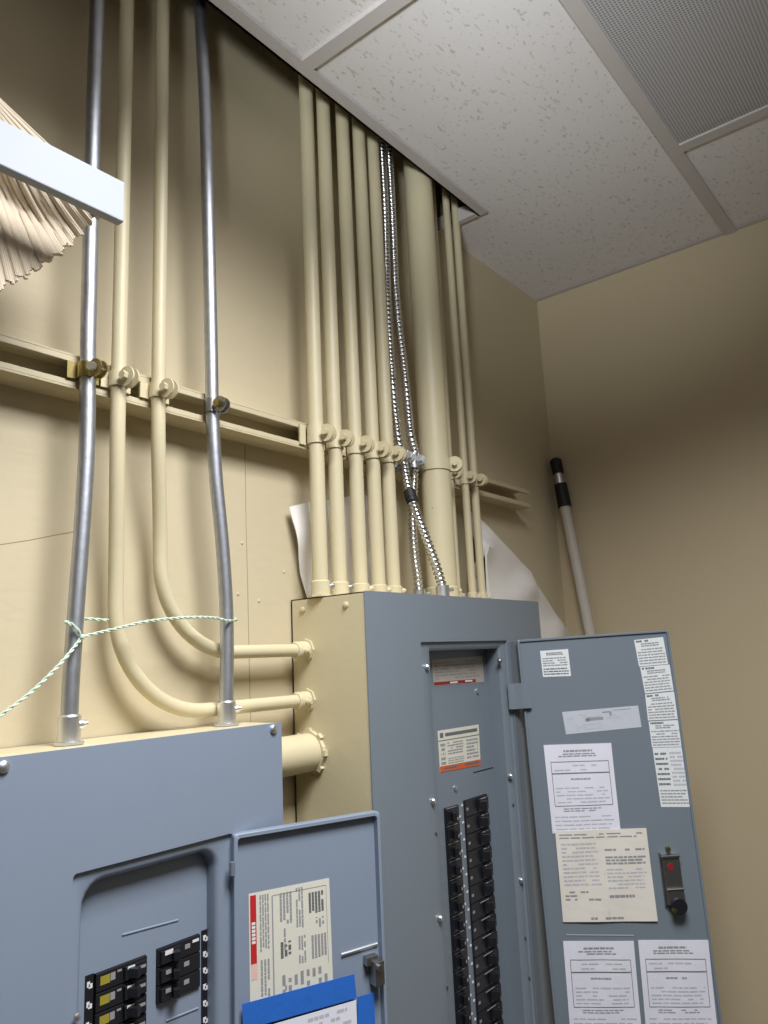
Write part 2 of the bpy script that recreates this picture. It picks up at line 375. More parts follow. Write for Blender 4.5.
for o, Pp in ((o1, A), (o2, B)):
    e = Pp[-1]; b = NB(); cyl(b, (e.x, e.y, BT), (e.x, e.y, BT+.004), .015, None, 8); cyl(b, (e.x, e.y, BT+.004), (e.x, e.y, BT+.022), .0112, None, 20)
    cyl(b, (e.x+.008, e.y-.006, BT+.014), (e.x+.016, e.y-.009, BT+.015), .004, None, 10); obj('connector', b, 'zinc', o, smooth=True)
t0 = Vector(onY(409,491,yf-.017)); t1 = Vector(onY(412.5,502,yf-.025))
b = NB(); cyl(b, t0, t1, .0096, None, 18); cyl(b, t0+(t1-t0)*.3, t0+(t1-t0)*.7, .0102, None, 18); obj('tape_wrap', b, 'black_rubber', o1, smooth=True)
for o, px in ((o1, (402,453)), (o2, (413,458))):
    q = onY(*px, yf+.004); clamp(o, (q.x, yf+.004, zs+.002), .0082, 'zinc', 'zinc', ang=-70, h=.026, ear=.009)
# ------------------------------------------------------------------ labels
def words(els, u0, u1, v0, v1, n, mi, fill=.8, vert=False, dens=.55, rag=.1):
    """n lines of word-like dashes inside a uv box"""
    for i in range(n):
        c = v0+(v1-v0)*(i+.5)/n; h = abs(v1-v0)/n*dens*.5; u = u0; end = u1-(u1-u0)*random.random()*rag
        while u < end-.01:
            w = (u1-u0)*random.uniform(.06, .2); e = min(u+w, end)
            if random.random() < fill: els.append((u, e, c-h, c+h, mi) if not vert else (c-h, c+h, u, e, mi))
            u = e+(u1-u0)*.022
def frame(els, u0, u1, v0, v1, mi, w=.006):
    els += [(u0,u1,v0-w,v0+w,mi),(u0,u1,v1-w,v1+w,mi),(u0-w,u0+w,v0,v1,mi),(u1-w,u1+w,v0,v1,mi)]
def sheet_bm(c, els, th=.0004, curl=0, rnd=0):
    """c = TL TR BR BL local points on a plane (y const); els = (u0,u1,v0,v1,material index), v down"""
    b = NB(); y0 = c[0].y
    def P(u, v, dy): 
        p = (c[0]*(1-u)+c[1]*u)*(1-v)+(c[3]*(1-u)+c[2]*u)*v; return Vector((p.x, y0-th-dy-curl*math.sin(u*5+v*3)**2, p.z))
    N = 8
    g = [[b.verts.new(P(i/N, j/N, 0)) for i in range(N+1)] for j in range(N+1)]
    for j in range(N):
        for i in range(N): b.faces.new((g[j][i], g[j][i+1], g[j+1][i+1], g[j+1][i]))
    ring = [g[0][i] for i in range(N+1)]+[g[j][N] for j in range(1, N+1)]+[g[N][i] for i in range(N-1, -1, -1)]+[g[j][0] for j in range(N-1, 0, -1)]
    bk = [b.verts.new((v.co.x, y0-.00002, v.co.z)) for v in ring]; n = len(ring)
    for i in range(n): b.faces.new((ring[i], ring[(i+1)%n], bk[(i+1)%n], bk[i]))
    b.faces.new(bk)
    for (u0, u1, v0, v1, mi) in els:
        nn = max(1, int((u1-u0)*N)); 
        for q in range(nn):
            a, e = u0+(u1-u0)*q/nn, u0+(u1-u0)*(q+1)/nn
            f = b.faces.new([b.verts.new(P(uu, vv, .00012+.00004*mi)) for uu, vv in ((a,v0),(e,v0),(e,v1),(a,v1))]); f.material_index = mi
    return b
def label_obj(name, c, els, mats, parent, **k):
    b = sheet_bm(c, els, **k); me = obj(name, b, mats, parent); return me
# ------------------------------------------------------------------ LOW LEFT PANEL
t = empty('electrical_panel', (0, 0, 0), 0, 'low wide blue-grey breaker panel at lower left with its small door swung open', 'electrical panel')
LPP = Plane((0, LPY, 0), 0)
LZ0 = .80
b = NB(); y1 = -.093
box(b, LPX0+.003, LPX1-.002, y1, 0, LT-.0022, LT-.0006); box(b, LPX0+.003, LPX1-.002, y1, 0, LZ0, LZ0+.0016)
box(b, LPX0+.003, LPX0+.0046, y1, 0, LZ0, LT-.0006); box(b, LPX1-.0036, LPX1-.002, y1, 0, LZ0, LT-.0006); box(b, LPX0+.003, LPX1-.002, -.002, 0, LZ0, LT-.0006)
obj('enclosure', b, 'beige_paint', t)
# cover with raised door surround and a rounded opening
OX0, OX1, OZ1, OZ0 = .430, .590, 1.6-.200, .97
EX0, EX1, EZ1 = .4155, .6105, 1.6-.1865
b = NB()
loft(b, [rrect(LPX0, LPX1, LZ0, LT, .003, LPY+.002), rrect(LPX0, LPX1, LZ0, LT, .003, LPY),
         rrect(EX0, EX1, OZ0-.03, EZ1, .004, LPY), rrect(EX0+.0012, EX1-.0012, OZ0-.0288, EZ1-.0012, .004, LPY+.004),
         rrect(OX0-.006, OX1+.006, OZ0-.006, OZ1+.006, .026, LPY+.004), rrect(OX0-.002, OX1+.002, OZ0-.002, OZ1+.002, .023, LPY+.006), rrect(OX0, OX1, OZ0, OZ1, .021, LPY+.010), rrect(OX0, OX1, OZ0, OZ1, .021, LPY+.023)])
obj('front_cover', b, 'blue_grey_enamel', t, smooth=True)
DY = LPY+.021
DF = Plane((0, DY, 0), 0)
b = NB()
c1 = [DF.w(85,976), DF.w(146,956)]; c2 = [DF.w(156,951), DF.w(199,933)]
LC = (c1[0].x, c1[1].x); RC = (c2[0].x, c2[1].x); LTOP = DF.w(115,966).z; RTOP = DF.w(178,941).z
pitch = .0178
NL = 12; NR = 3
# dead front as a plate with two windows
zlo = LTOP-NL*pitch; zr = RTOP-NR*pitch
def plate(b, rects, y0, y1):
    for x0, x1, z0, z1 in rects: box(b, x0, x1, y0, y1, z0, z1)
SX = (RC[1]+.004, RC[1]+.0125); TX = (LC[0]-.0005, LC[0]+.0085)
plate(b, [(OX0-.003, OX1+.003, max(LTOP, RTOP), OZ1+.003), (OX0-.003, LC[0], zlo, max(LTOP, RTOP)), (LC[1], RC[0], zlo, max(LTOP, RTOP)),
          (RC[1], OX1+.003, zlo, max(LTOP, RTOP)), (LC[0], LC[1], LTOP, max(LTOP, RTOP)), (RC[0], RC[1], RTOP, max(LTOP, RTOP)+.0001), (RC[0], RC[1], zlo, zr), (OX0-.003, OX1+.003, OZ0-.003, zlo)], DY, DY+.0015)
cyl(b, DF.w(122,935), DF.w(178,920), .0011, None, 8); cyl(b, DF.w(166,1021), DF.w(198,1008), .0011, None, 8)
obj('dead_front', b, 'blue_grey_enamel', t)
def breaker(parent, x0, x1, z1, h, y, flip, marks, label=None):
    b = NB(); g = .0005
    box(b, x0+g, x1-g, y-.003, y+.03, z1-h+g, z1-g)
    w = x1-x0
    xa, xb = (x0+w*.52, x0+w*.95) if not flip else (x0+w*.05, x0+w*.48)
    box(b, xa, xb, y-.0065, y-.003, z1-h*.86, z1-h*.14)
    o = obj('circuit_breaker', b, 'black_plastic', parent, bevel=.0006)
    b = NB(); xc = (x0+w*.62) if not flip else (x0+w*.38)
    mx = Matrix.Translation((xc, y-.005, z1-h*.5)) @ Matrix.Rotation(math.radians(28 if not flip else -28), 4, 'Z')
    box(b, -.0035, .0035, -.011, .003, -h*.26, h*.26, 0, mx); obj('toggle', b, 'black_plastic', o, bevel=.0008)
    b = NB()
    for (u0, u1, v0, v1, mi) in marks:
        box(b, x0+w*u0, x0+w*u1, y-.0034 if (u1 < .5) != flip else y-.0069, y-.0029 if (u1 < .5) != flip else y-.0064, z1-h*v1, z1-h*v0, mi)
    obj('printed_marks', b, ['white_print', 'olive', 'grey_print'], o)
    return o
for i in range(NL):
    breaker(t, LC[0]+.010, LC[1], LTOP-i*pitch, pitch, DY, False, [(.08,.26,.22,.66,1),(.27,.36,.22,.6,2),(.56,.7,.16,.3,0),(.8,.92,.35,.5,2),(.40,.48,.2,.3,2)])
for i in range(NR):
    breaker(t, RC[0], RC[1], RTOP-i*pitch, pitch, DY, True, [(.12,.3,.16,.4,0),(.62,.74,.3,.55,2),(.8,.95,.2,.35,0),(.32,.42,.55,.7,2)] if i == 0 else [(.14,.26,.22,.45,2),(.6,.72,.25,.5,2),(.3,.4,.5,.65,2)])
def number_strip(x0, x1, ztop, n, p):
    b = NB(); box(b, x0, x1, DY-.0006, DY, ztop-n*p, ztop)
    for i in range(n):
        zc = ztop-(i+.5)*p; xm = (x0+x1)/2; s = (x1-x0)
        box(b, xm-s*.3, xm+s*.05, DY-.0011, DY-.0006, zc-.002, zc+.0028, 1); box(b, xm-s*.1, xm+s*.34, DY-.0011, DY-.0006, zc-.0035, zc+.0005, 1)
    obj('number_strip', b, ['black_plastic', 'white_print'], t)
number_strip(LC[0], LC[0]+.009, LTOP+.001, NL, pitch)
q0 = DF.w(201,931); q1 = DF.w(209,930); number_strip(q0.x, q1.x, q0.z, 12, .0165)
for x, y in ((3,767),(273,729)):
    b = NB(); screw_bm(b, LPP.w(x, y), (0,-1,0), .0055, .004); obj('cover_screw', b, 'zinc', t, smooth=True)
b = NB(); screw_bm(b, LPP.w(77,1017), (0,-1,0), .0035, .002); obj('cover_screw', b, 'zinc', t, smooth=True)
# wire end poking from the opening edge
# door of the low panel
h0 = onY(234, 835, -.101); LH = Plane((h0.x, -.101, h0.z), math.atan2(-.165+.101, .795-.612), math.radians(-.2)); LW = .196
dt = LH.empty('door'); dt.parent = t
DT = 0; DB = DT-.42; LW = LH.px(380,813).x
def door_shell(W, z1, z0, th, lip, r, m, parent, rc=.003):
    b = NB()
    loft(b, [rrect(0, W, z0, z1, r, th), rrect(0, W, z0, z1, r, .0008), rrect(.0008, W-.0008, z0+.0008, z1-.0008, r, 0), rrect(lip, W-lip, z0+lip, z1-lip, r, 0),
             rrect(lip+.001, W-lip-.001, z0+lip+.001, z1-lip-.001, r, rc)], 0, True, True)
    return obj('door_panel', b, m, parent, smooth=True)
door_shell(LW, DT, DB, .012, .0045, .004, 'blue_grey_enamel', dt, .0075)
for zz in (DT-.028, DT-.36):
    b = NB(); cyl(b, (-.003, -.002, zz), (-.003, -.002, zz-.014), .0032, None, 12); obj('hinge', b, 'dark_grey_enamel', dt, smooth=True)
def dl(pl, pts, off=.003): return [pl.px(x, y, off) if pl.a else pl.w(x, y, off) for x, y in pts]
els = []
els += [(.015,.085,.02,.64,1),(.02,.09,.64,.78,2)]+[(.03,.072,.265+i*.034,.29+i*.034,3) for i in range(6)]
words(els, .03,.56,.12,.24,4,2+3-1, .95, True, .6); words(els, .62,.97,.12,.24,3,4, .9, True)
words(els, .05,.34,.36,.52,4,4,.9,True,.62); words(els, .38,.95,.36,.44,2,4,.6,True)
words(els, .03,.42,.56,.66,3,4,.9,True,.6); words(els, .10,.30,.72,.92,5,5,.92,True,.7); words(els, .34,.44,.80,.92,3,4,.8,True)
words(els, .50,.66,.36,.50,3,5,.7,True,.7); words(els, .48,.74,.58,.68,3,4,.85,True,.6); words(els, .50,.72,.74,.94,5,4,.9,True,.65); words(els, .80,.98,.36,.95,8,4,.55,True,.5)
els += [(.27,.285,.06,.99,4),(.95,.955,.06,.78,4),(.28,.95,.055,.06,4)]
label_obj('warning_label', dl(LH, [(248.5,894),(329,878),(333,985),(250,1006)], .0075), els, ['cream_sticker','red','pink','white_print','grey_ink','ink'], dt)['label'] = 'cream instruction label with red stripe down its left edge'
b = NB(); cyl(b, LH.px(341,955,.0072), LH.px(377,944,.0072), .0022, None, 10)
obj('latch_ridge', b, 'zinc', dt, smooth=True)
b = NB(); a0 = LH.px(374,960,.001); a1 = LH.px(382,982,.001)
box(b, a0.x-.004, min(a1.x, LW)-.001, -.008, .0078, a1.z, a0.z); box(b, a0.x-.012, a0.x+.004, -.003, .0078, a0.z-.004, a0.z+.006); cyl(b, (a0.x+.001, -.012, a0.z-.006), (a0.x+.001, -.004, a0.z-.006), .004, None, 12)
obj('latch', b, 'dull_steel', dt, bevel=.0006)
# taped paper note
nt_ = LH.empty('paper_note', 'white paper note stuck with bright blue tape on the open door of the low panel', 'paper')
els = []; words(els, .55,.95,.04,.3,3,1,.85,False,.5); words(els, .1,.9,.32,.9,6,1,.6,False,.3)
pp = dl(LH, [(243,1033),(356,1000),(359,1075),(246,1118)], .0022); label_obj('paper', pp, els, ['paper','pale_ink'], nt_)
pp = dl(LH, [(242,1004),(354,974),(356.5,998),(243,1030)], .0016); label_obj('tape', pp, [], ['blue_tape'], nt_, th=.0005)
pp = dl(LH, [(357,997),(374,992),(376,1060),(359,1068)], .0016); label_obj('tape', pp, [], ['blue_tape'], nt_, th=.0005)
# ------------------------------------------------------------------ TALL PANEL
t = empty('electrical_panel', (0, 0, 0), 0, 'tall grey breaker panel with beige painted sides and long open door covered in papers', 'electrical panel')
BZ0 = .56; BP = Plane((0, BPY, 0), 0)
b = NB(); y1 = BPY+.0022
box(b, BPX0, BPX1, y1, -.002, BT-.0016, BT); box(b, BPX0, BPX1, y1, -.002, BZ0, BZ0+.0016); box(b, BPX0, BPX0+.0016, y1, -.002, BZ0, BT); box(b, BPX1-.0016, BPX1, y1, -.002, BZ0, BT); box(b, BPX0, BPX1, -.004, -.002, BZ0, BT)
obj('enclosure', b, 'beige_paint', t)
QX0, QX1, QZ1, QZ0 = .957, 1.160, 1.6+.017, .70
b = NB()
loft(b, [rrect(BPX0-.0008, BPX1+.0008, BZ0-.001, BT+.001, .002, BPY+.0022), rrect(BPX0-.0008, BPX1+.0008, BZ0-.001, BT+.001, .002, BPY),
         rrect(.926, 1.180, QZ0-.02, QZ1+.007, .002, BPY), rrect(.9275, 1.1785, QZ0-.0185, QZ1+.0055, .002, BPY+.004),
         rrect(QX0-.006, QX1+.005, QZ0-.006, QZ1-.0, .003, BPY+.004), rrect(QX0, QX1, QZ0, QZ1-.006, .002, BPY+.008), rrect(QX0, QX1, QZ0, QZ1-.006, .002, BPY+.036)])
obj('front_cover', b, 'grey_enamel', t, smooth=True)
GY = BPY+.034; GF = Plane((0, GY, 0), 0)
c1 = [GF.w(443.5,808), GF.w(461,805)]; c2 = [GF.w(464.5,799), GF.w(497,797)]
lx0, lx1 = c1[0].x, GF.w(457.5,807).x; rx0, rx1 = GF.w(463,800).x, GF.w(486,797).x
lz = GF.w(452,806).z; rz = GF.w(475,797).z; PZ = .0254; n1 = 17
b = NB(); top = max(lz, rz); bot = min(lz, rz)-n1*PZ
plate(b, [(QX0-.004, QX1+.002, top, QZ1), (QX0-.004, lx0, bot, top), (lx1, rx0, bot, top), (rx1, QX1+.002, bot, top), (lx0, lx1, lz, top), (rx0, rx1, rz, top+.0001), (QX0-.004, QX1+.002, QZ0-.004, bot)], GY, GY+.0015)
q = GF.w(483,770); box(b, q.x-.03, QX1, GY-.0006, GY, q.z-.0006, q.z+.0006, 1)
obj('dead_front', b, ['grey_enamel', 'black_rubber'], t)
for i in range(n1):
    breaker(t, lx0, lx1, lz-i*PZ, PZ, GY, True, [(.1,.8,.02,.06,2),(.62,.9,.7,.85,2)])
    breaker(t, rx0, rx1, rz-i*PZ, PZ, GY, False, [(.05,.13,.45,.6,2),(.6,.85,.1,.16,2)] if i < 6 else [(.05,.13,.4,.55,2),(.3,.8,.05,.1,2),(.62,.8,.3,.38,2)])
b = NB()
for i in range(n1): box(b, lx1+.002, lx1+.006, GY-.0008, GY, lz-(i+.8)*PZ, lz-(i+.8)*PZ+.003); box(b, rx0-.006, rx0-.002, GY-.0008, GY, rz-(i+.3)*PZ, rz-(i+.3)*PZ+.003)
obj('circuit_numbers', b, 'white_print', t)
for x, y in ((477,691),(455,788)):
    b = NB(); screw_bm(b, GF.w(x, y), (0,-1,0), .0045, .003); obj('dead_front_screw', b, 'zinc', t, smooth=True)
for x, y in ((426,667),(432,801),(439,918),(498.5,661),(509.5,776),(520,880)):
    b = NB(); screw_bm(b, BP.w(x, y, .004 if 425 < x < 428 or x > 470 else .004), (0,-1,0), .0045, .0055); obj('cover_screw', b, 'zinc' if x != 498.5 else 'dull_steel', t, smooth=True)
for x, y in ((436,834),(447,988),(513,805),(525,938),(529,978)):
    b = NB(); cyl(b, BP.w(x, y, .005), BP.w(x, y, .0034), .0022, None, 10); obj('screw_hole', b, 'black_rubber', t)
for x, y in ((303,610),(346,605)):
    b = NB(); screw_bm(b, onX(x, y, BPX0), (-1,0,0), .0045, .003); obj('side_screw', b, 'beige_paint', t, smooth=True)
els = [(0,.82,.86,.98,1),(.3,.45,.89,.95,2),(.6,.75,.88,.94,2)]; words(els, .04,.92,.08,.8,6,3,.9,False,.45)
label_obj('danger_label', dl(GF, [(431,660),(482,656),(484,682),(434,686)], 0), els, ['dark_cream_sticker','dark_red','white_print','grey_ink'], t)['label'] = 'cream label with dark red stripe at its bottom edge'
els = [(0,1,.86,1,1),(.1,.4,.9,.95,2),(.6,.95,.89,.95,2),(0,1,.24,.26,2),(.04,.12,.06,.18,2),(.16,.95,.08,.16,2)]
words(els, .04,.16,.3,.85,5,3,.9,False,.6); words(els, .2,.6,.3,.62,5,3,.95,False,.5); words(els, .66,.97,.3,.8,6,3,.9,False,.5); words(els, .2,.6,.68,.84,3,3,.9,False,.4)
label_obj('warning_label', dl(GF, [(437.5,731),(478.5,724.5),(480.5,765),(440,772.5)], 0), els, ['cream_sticker','orange','ink','grey_ink'], t)['label'] = 'cream label with orange stripe at its bottom edge'
# hinge side flange and door
b = NB(); HX = 1.196
box(b, 1.181, 1.2015, BPY-.003, BPY+.0005, QZ0-.02, QZ1+.006)
obj('hinge_flange', b, 'dark_grey_enamel', t, bevel=.001)
h0 = onY(517, 640, -.158); DH = Plane((h0.x, -.158, h0.z), math.radians(-53), math.radians(1.25))
dt = DH.empty('door'); dt.parent = t
DT = 0; DB = -.92
DWr = DH.px(669.5,636).x; DW = DWr
door_shell(DW, DT, DB, .012, .0035, .003, 'grey_enamel', dt)
b = NB(); q0 = BP.w(508, 684, -.006); q1 = BP.w(508, 710, -.006); prev = None
hp = DH.o+DH.e*.012
for v in [Vector((1.170, BPY-.001, 0)), Vector((1.174, BPY-.009, 0)), Vector((1.19, BPY-.0155, 0)), Vector((hp.x, hp.y-.0035, 0))]:
    vs = [b.verts.new((v.x, v.y-.002, q0.z)), b.verts.new((v.x, v.y+.001, q0.z)), b.verts.new((v.x, v.y+.001, q1.z)), b.verts.new((v.x, v.y-.002, q1.z))]
    if prev:
        for j in range(4): b.faces.new((prev[j], prev[(j+1)%4], vs[(j+1)%4], vs[j]))
    else: b.faces.new(vs)
    prev = vs
b.faces.new(prev); obj('hinge', b, 'grey_enamel', t)
def dlr(pts): return dl(DH, pts, .003)
els = []; words(els, .2,.8,.08,.2,2,1,.95,False,.6); words(els, .05,.95,.26,.62,4,2,.95,False,.5); words(els, .05,.95,.66,.95,3,1,.9,False,.5)
label_obj('sticker', dlr([(540,651),(568,649),(571,676),(543,677)]), els, ['sticker','ink','grey_ink'], dt)['label'] = 'small white printed sticker near the top hinge corner'
els = [(.3,.52,.36,.5,1),(.28,.34,.4,.52,1),(.52,.62,.14,.2,2),(.61,.64,.16,.36,2),(.66,.9,.1,.13,2)]; words(els, .04,.5,.6,.9,3,3,.6,False,.35); words(els, .05,.9,.14,.5,3,3,.35,False,.3)
label_obj('sticker', dlr([(562,712),(638,705.5),(641.5,727),(566,734.5)]), els, ['silver_sticker','grey_ink','grey_ink','pale_ink'], dt)['label'] = 'wide silvery sticker below the small white one'
cols = [[(634,640),(663,637),(668,664),(639,666.5)],[(640,667),(669.5,664.5),(673.6,690.5),(645,693.5)],[(645,694.5),(674,691.5),(678,719),(648,720.5)],[(648.5,721.5),(679,720),(682,746.5),(652,747.5)],[(652.5,748),(683,747),(691.5,807),(661,807)]]
for i, c in enumerate(cols):
    els = []
    words(els, .05,.5,.03,.12,1,1,.9,False,.8); words(els, .2,.85,.14,.3,2,2,.9,False,.6); words(els, .04,.97,.34,.96,6,2 if i < 4 else 1,.95,False,.42)
    if i == 4: els = []; words(els, .04,.45,.06,.66,7,1,.95,False,.42,.05); words(els, .52,.97,.06,.66,9,3,.9,False,.5,.05); words(els, .05,.95,.7,.96,5,2,.95,False,.4)
    label_obj('sticker', dlr(c), els, ['sticker','ink','grey_ink','pale_ink'], dt)['label'] = ['topmost sticker in the column down the free edge','second sticker in the edge column','third sticker in the edge column','fourth sticker in the edge column','longest sticker at the bottom of the edge column'][i]
b = NB(); cyl(b, DH.px(566,935,.003), DH.px(634,935.5,.003), .0008, None, 8); obj('door_crease', b, 'white_metal', dt)
# key holder and latch
b = NB(); a = DH.px(661,857,0); c_ = DH.px(683,899,0)
a = DH.px(662,856,-.006); wq = DH.px(679,855,-.006).x-a.x; z2 = DH.px(671,889,-.006).z; z3 = DH.px(672,905,-.006).z
box(b, a.x, a.x+wq, -.006, .003, z2, a.z); box(b, a.x, a.x+wq, -.0085, .003, z3, z2)
box(b, a.x-.003, a.x, -.001, .003, z3-.004, a.z+.004)
box(b, a.x-.002, a.x+wq+.001, -.0095, -.0055, a.z-.0025, a.z+.0008); box(b, a.x, a.x+wq+.001, -.0105, -.008, z2-.0012, z2+.0008)
o = obj('lock_plate', b, 'dull_steel', dt, bevel=.0006)
b = NB(); kx = DH.px(678,905,-.004); cyl(b, (kx.x, .003, kx.z), (kx.x, -.014, kx.z), .0135, .012, 24); obj('lock_barrel', b, 'black_plastic', dt, smooth=True)
b = NB(); kk = DH.px(675,911,-.016); cyl(b, (kk.x, -.010, kk.z), (kk.x, -.016, kk.z), .0035, None, 14); kk = DH.px(667.5,848.5,.002); cyl(b, (kk.x, .003, kk.z), (kk.x, -.004, kk.z), .0042, .0034, 16); obj('brass_screw', b, 'brass', dt, smooth=True)
b = NB(); kk = DH.px(670.5,867,-.0065); cyl(b, (kk.x, -.006, kk.z), (kk.x, -.0068, kk.z), .0052, None, 20); obj('stamped_mark', b, 'dark_red', dt)
# taped papers on the tall door
def form_els(lower=True):
    els = []; words(els, .28,.72,.055,.10,1,1,.9,False,.5); words(els, .2,.8,.10,.15,2,1,.95,False,.6)
    frame(els, .08,.93,.20,.33,2,.004); frame(els, .08,.93,.335,.70,2,.004)
    words(els, .12,.9,.22,.32,2,3,.5,False,.3); words(els, .35,.65,.38,.42,1,1,.95,False,.5); words(els, .12,.9,.48,.68,5,3,.8,False,.35)
    words(els, .2,.8,.72,.77,2,1,.9,False,.5); words(els, .06,.95,.80,.98,4,3,.9,False,.3); return els
forms = [([(543.5,745),(611,743),(620.5,831),(552.5,833.5)], 'white printed form sheet taped to the tall door, directly above the larger creased sheet', .0035),
 ([(563,941),(633.5,941),(642,1036),(570.5,1036)], 'white printed form sheet at the bottom of the tall door, nearer the hinge', .0035),
 ([(638,940),(708,940),(718,1036),(646.5,1036)], 'white printed form sheet at the bottom of the tall door, nearer the free edge', .0035)]
for c, nm, off in forms:
    p = DH.empty('paper_sheet', nm, 'paper')
    c = dl(DH, c, .0025); label_obj('printed_sheet', c, form_els(), ['paper','grey_ink','ink','pale_ink'], p, curl=.0008)
p = DH.empty('paper_sheet', 'larger creased cream sheet with two columns of print, mid tall door', 'paper')
els = []; words(els, .04,.95,.03,.1,2,2,.8,False,.4); words(els, .05,.47,.13,.62,11,1,.85,False,.42); words(els, .05,.47,.66,.78,3,2,.8,False,.5,.5)
words(els, .52,.96,.2,.25,1,3,.8,False,.4); words(els, .52,.97,.29,.39,3,3,.95,False,.6,.05); words(els, .52,.96,.42,.66,6,1,.85,False,.4); words(els, .52,.8,.7,.76,1,2,.8,False,.5); words(els, .3,.66,.95,.975,1,3,.95,False,.9)
els.append((.495,.502,.45,.93,1))
c = dl(DH, [(555,831),(646,828),(657.5,921),(563,922)], .0012); label_obj('printed_sheet', c, els, ['cream_paper','pale_ink','grey_ink','grey_ink'], p, curl=.0012)
# ------------------------------------------------------------------ crumpled white sheets
def crumple(name, topl, left, zb0, y, label, x1, amp=.006, seed=1, foot=None):
    random.seed(seed); b = NB(); nx, nz = 36, 30; ph = [random.uniform(0, 6) for _ in range(8)]
    def lerp(tab, x):
        for (a, va), (c, vc) in zip(tab, tab[1:]):
            if a <= x <= c: return va+(vc-va)*(x-a)/(c-a)
        return tab[0][1] if x < tab[0][0] else tab[-1][1]
    g = []
    for s in (0, 1):
        rows = []
        for j in range(nz+1):
            v = (j/nz)**(1.0 if left else 2.2); row = []
            for i in range(nx+1):
                u = i/nx
                x = topl[0][0]+(topl[-1][0]-topl[0][0])*u; z1 = lerp(topl, x)
                z0 = lerp(zb0, x) if isinstance(zb0, list) else zb0
                xx = x+(left*(1-u))*v if left else x
                z = z1+(z0-z1)*v
                d = amp*(.8*math.sin(xx*22+z*31+ph[0])+.8*math.sin(xx*17-z*44+ph[1])+1.6*abs(math.sin(xx*16+z*22+ph[2]))+.3*math.sin(z*70-xx*42+ph[3]))
                d *= min(1, .12+(z1-z)/.07)*min(1, .15+(1-u)*9)
                row.append(b.verts.new((xx, min(y-d, -.002-.0012*s)-.0012*s, z)))
            rows.append(row)
        g.append(rows)
        for j in range(nz):
            for i in range(nx): b.faces.new((rows[j][i], rows[j][i+1], rows[j+1][i+1], rows[j+1][i]))
    A, B = g
    R_ = lambda r: [r[0][i] for i in range(nx+1)]+[r[j][nx] for j in range(1, nz+1)]+[r[nz][i] for i in range(nx-1, -1, -1)]+[r[j][0] for j in range(nz-1, 0, -1)]
    a, c = R_(A), R_(B)
    for i in range(len(a)): b.faces.new((a[i], a[(i+1)%len(a)], c[(i+1)%len(a)], c[i]))
    return tag(obj(name, b, 'white_sheet', smooth=True), label, 'sheet')
crumple('crumpled_sheet', [(.792,1.832),(.85,1.850),(.90,1.858),(.964,1.879),(.99,1.87)], .034, BT+.001, -.012, 'crumpled white sheet standing on the tall panel behind the row of five beige conduits', .99, .004, 3)
crumple('crumpled_sheet', [(1.285,1.89)]+[(p.x, p.z) for p in lim([(481,520),(500,541),(514,555),(531,573),(533,581),(541,592),(555,614),(571,637)], -.016)], 0, [(1.2,BT+.001),(1.309,BT+.001),(1.3095,.30),(1.70,.30)], -.016, 'large rumpled white sheet draped against the wall right of the tall panel', 1.7, .010, 9)
# ------------------------------------------------------------------ pole in the corner
t = empty('extension_pole', (1.698, -.2, 0), 0, 'white extension pole with black grip leaning in the room corner', 'pole')
pt = onX(556,463,1.70); pb = onX(590,632,1.70); d = (pt-pb).normalized(); foot = pb-d*((pb.z-.002)/d.z)
off = Vector((1.698,-.2,0)); L = lambda v: Vector(v)-off
ax = lambda z: pb+d*((z-pb.z)/d.z)
z1, z2, z3, z4 = onX(565,505,1.7).z, onX(561,484,1.7).z, onX(557,473,1.7).z, onX(555,461,1.7).z
b = NB(); cyl(b, L(foot), L(ax(z1)), .0125, None, 20); obj('tube', b, 'pole_white', t, smooth=True)
b = NB(); cyl(b, L(ax(z1-.004)), L(ax(z2)), .0165, .0155, 20); obj('grip', b, 'black_rubber', t, smooth=True)
b = NB(); cyl(b, L(ax(z2)), L(ax(z3)), .0095, None, 20); obj('inner_tube', b, 'zinc', t, smooth=True)
b = NB(); cyl(b, L(ax(z3-.002)), L(ax(z4)), .0135, .0145, 20); cyl(b, L(ax(z4)), L(ax(z4)+d*.006), .0145, .009, 20); obj('end_cap', b, 'black_rubber', t, smooth=True)
# ------------------------------------------------------------------ twisted string tied across the conduits
def twist(b, pts, r=.0010, off=.0011, pitch=.016):
    P = catmull(pts, .0025)
    for ph in (0, math.pi):
        Q = []
        for i, p in enumerate(P):
            dd = (P[min(i+1, len(P)-1)]-P[max(i-1, 0)]).normalized(); a = dd.cross(Vector((0,1,0))).normalized(); c = dd.cross(a)
            t_ = i*.0025/pitch*2*math.pi+ph; Q.append(p+(a*math.cos(t_)+c*math.sin(t_))*off)
        sweep(b, Q, r, 6)
ys = YP-R1-.004
b = NB()
twist(b, [onY(-60,765,-.085), onY(-20,735,-.085), onY(0,716,-.083), onY(30,693,-.08), onY(60,664,-.075), onY(79,641,ys), onY(82,637,ys)])
twist(b, [onY(82,637,ys), onY(98,633,ys), onY(115,629,ys), onY(150,621,ys), onY(190,617.5,ys), onY(215,618,ys), onY(228,621,ys), onY(236,620,YP), onY(233,619,YP+R1+.003), onY(222,620,YP+R1+.003)])
twist(b, [onY(82,637,ys), onY(76,628,ys), onY(69,623,ys+.002), onY(66,622,YP), onY(74,620,YP+R1+.003), onY(88,619,YP+R1+.003), onY(108,620.5,YP+R1+.004)])
kn = onY(82,637,ys); bmesh.ops.create_icosphere(b, subdivisions=2, radius=.003, matrix=Matrix.Translation(kn))
tag(obj('string', b, 'string', smooth=True), 'pale green twisted string knotted round the left silver conduit and stretched to the wavy one', 'string')
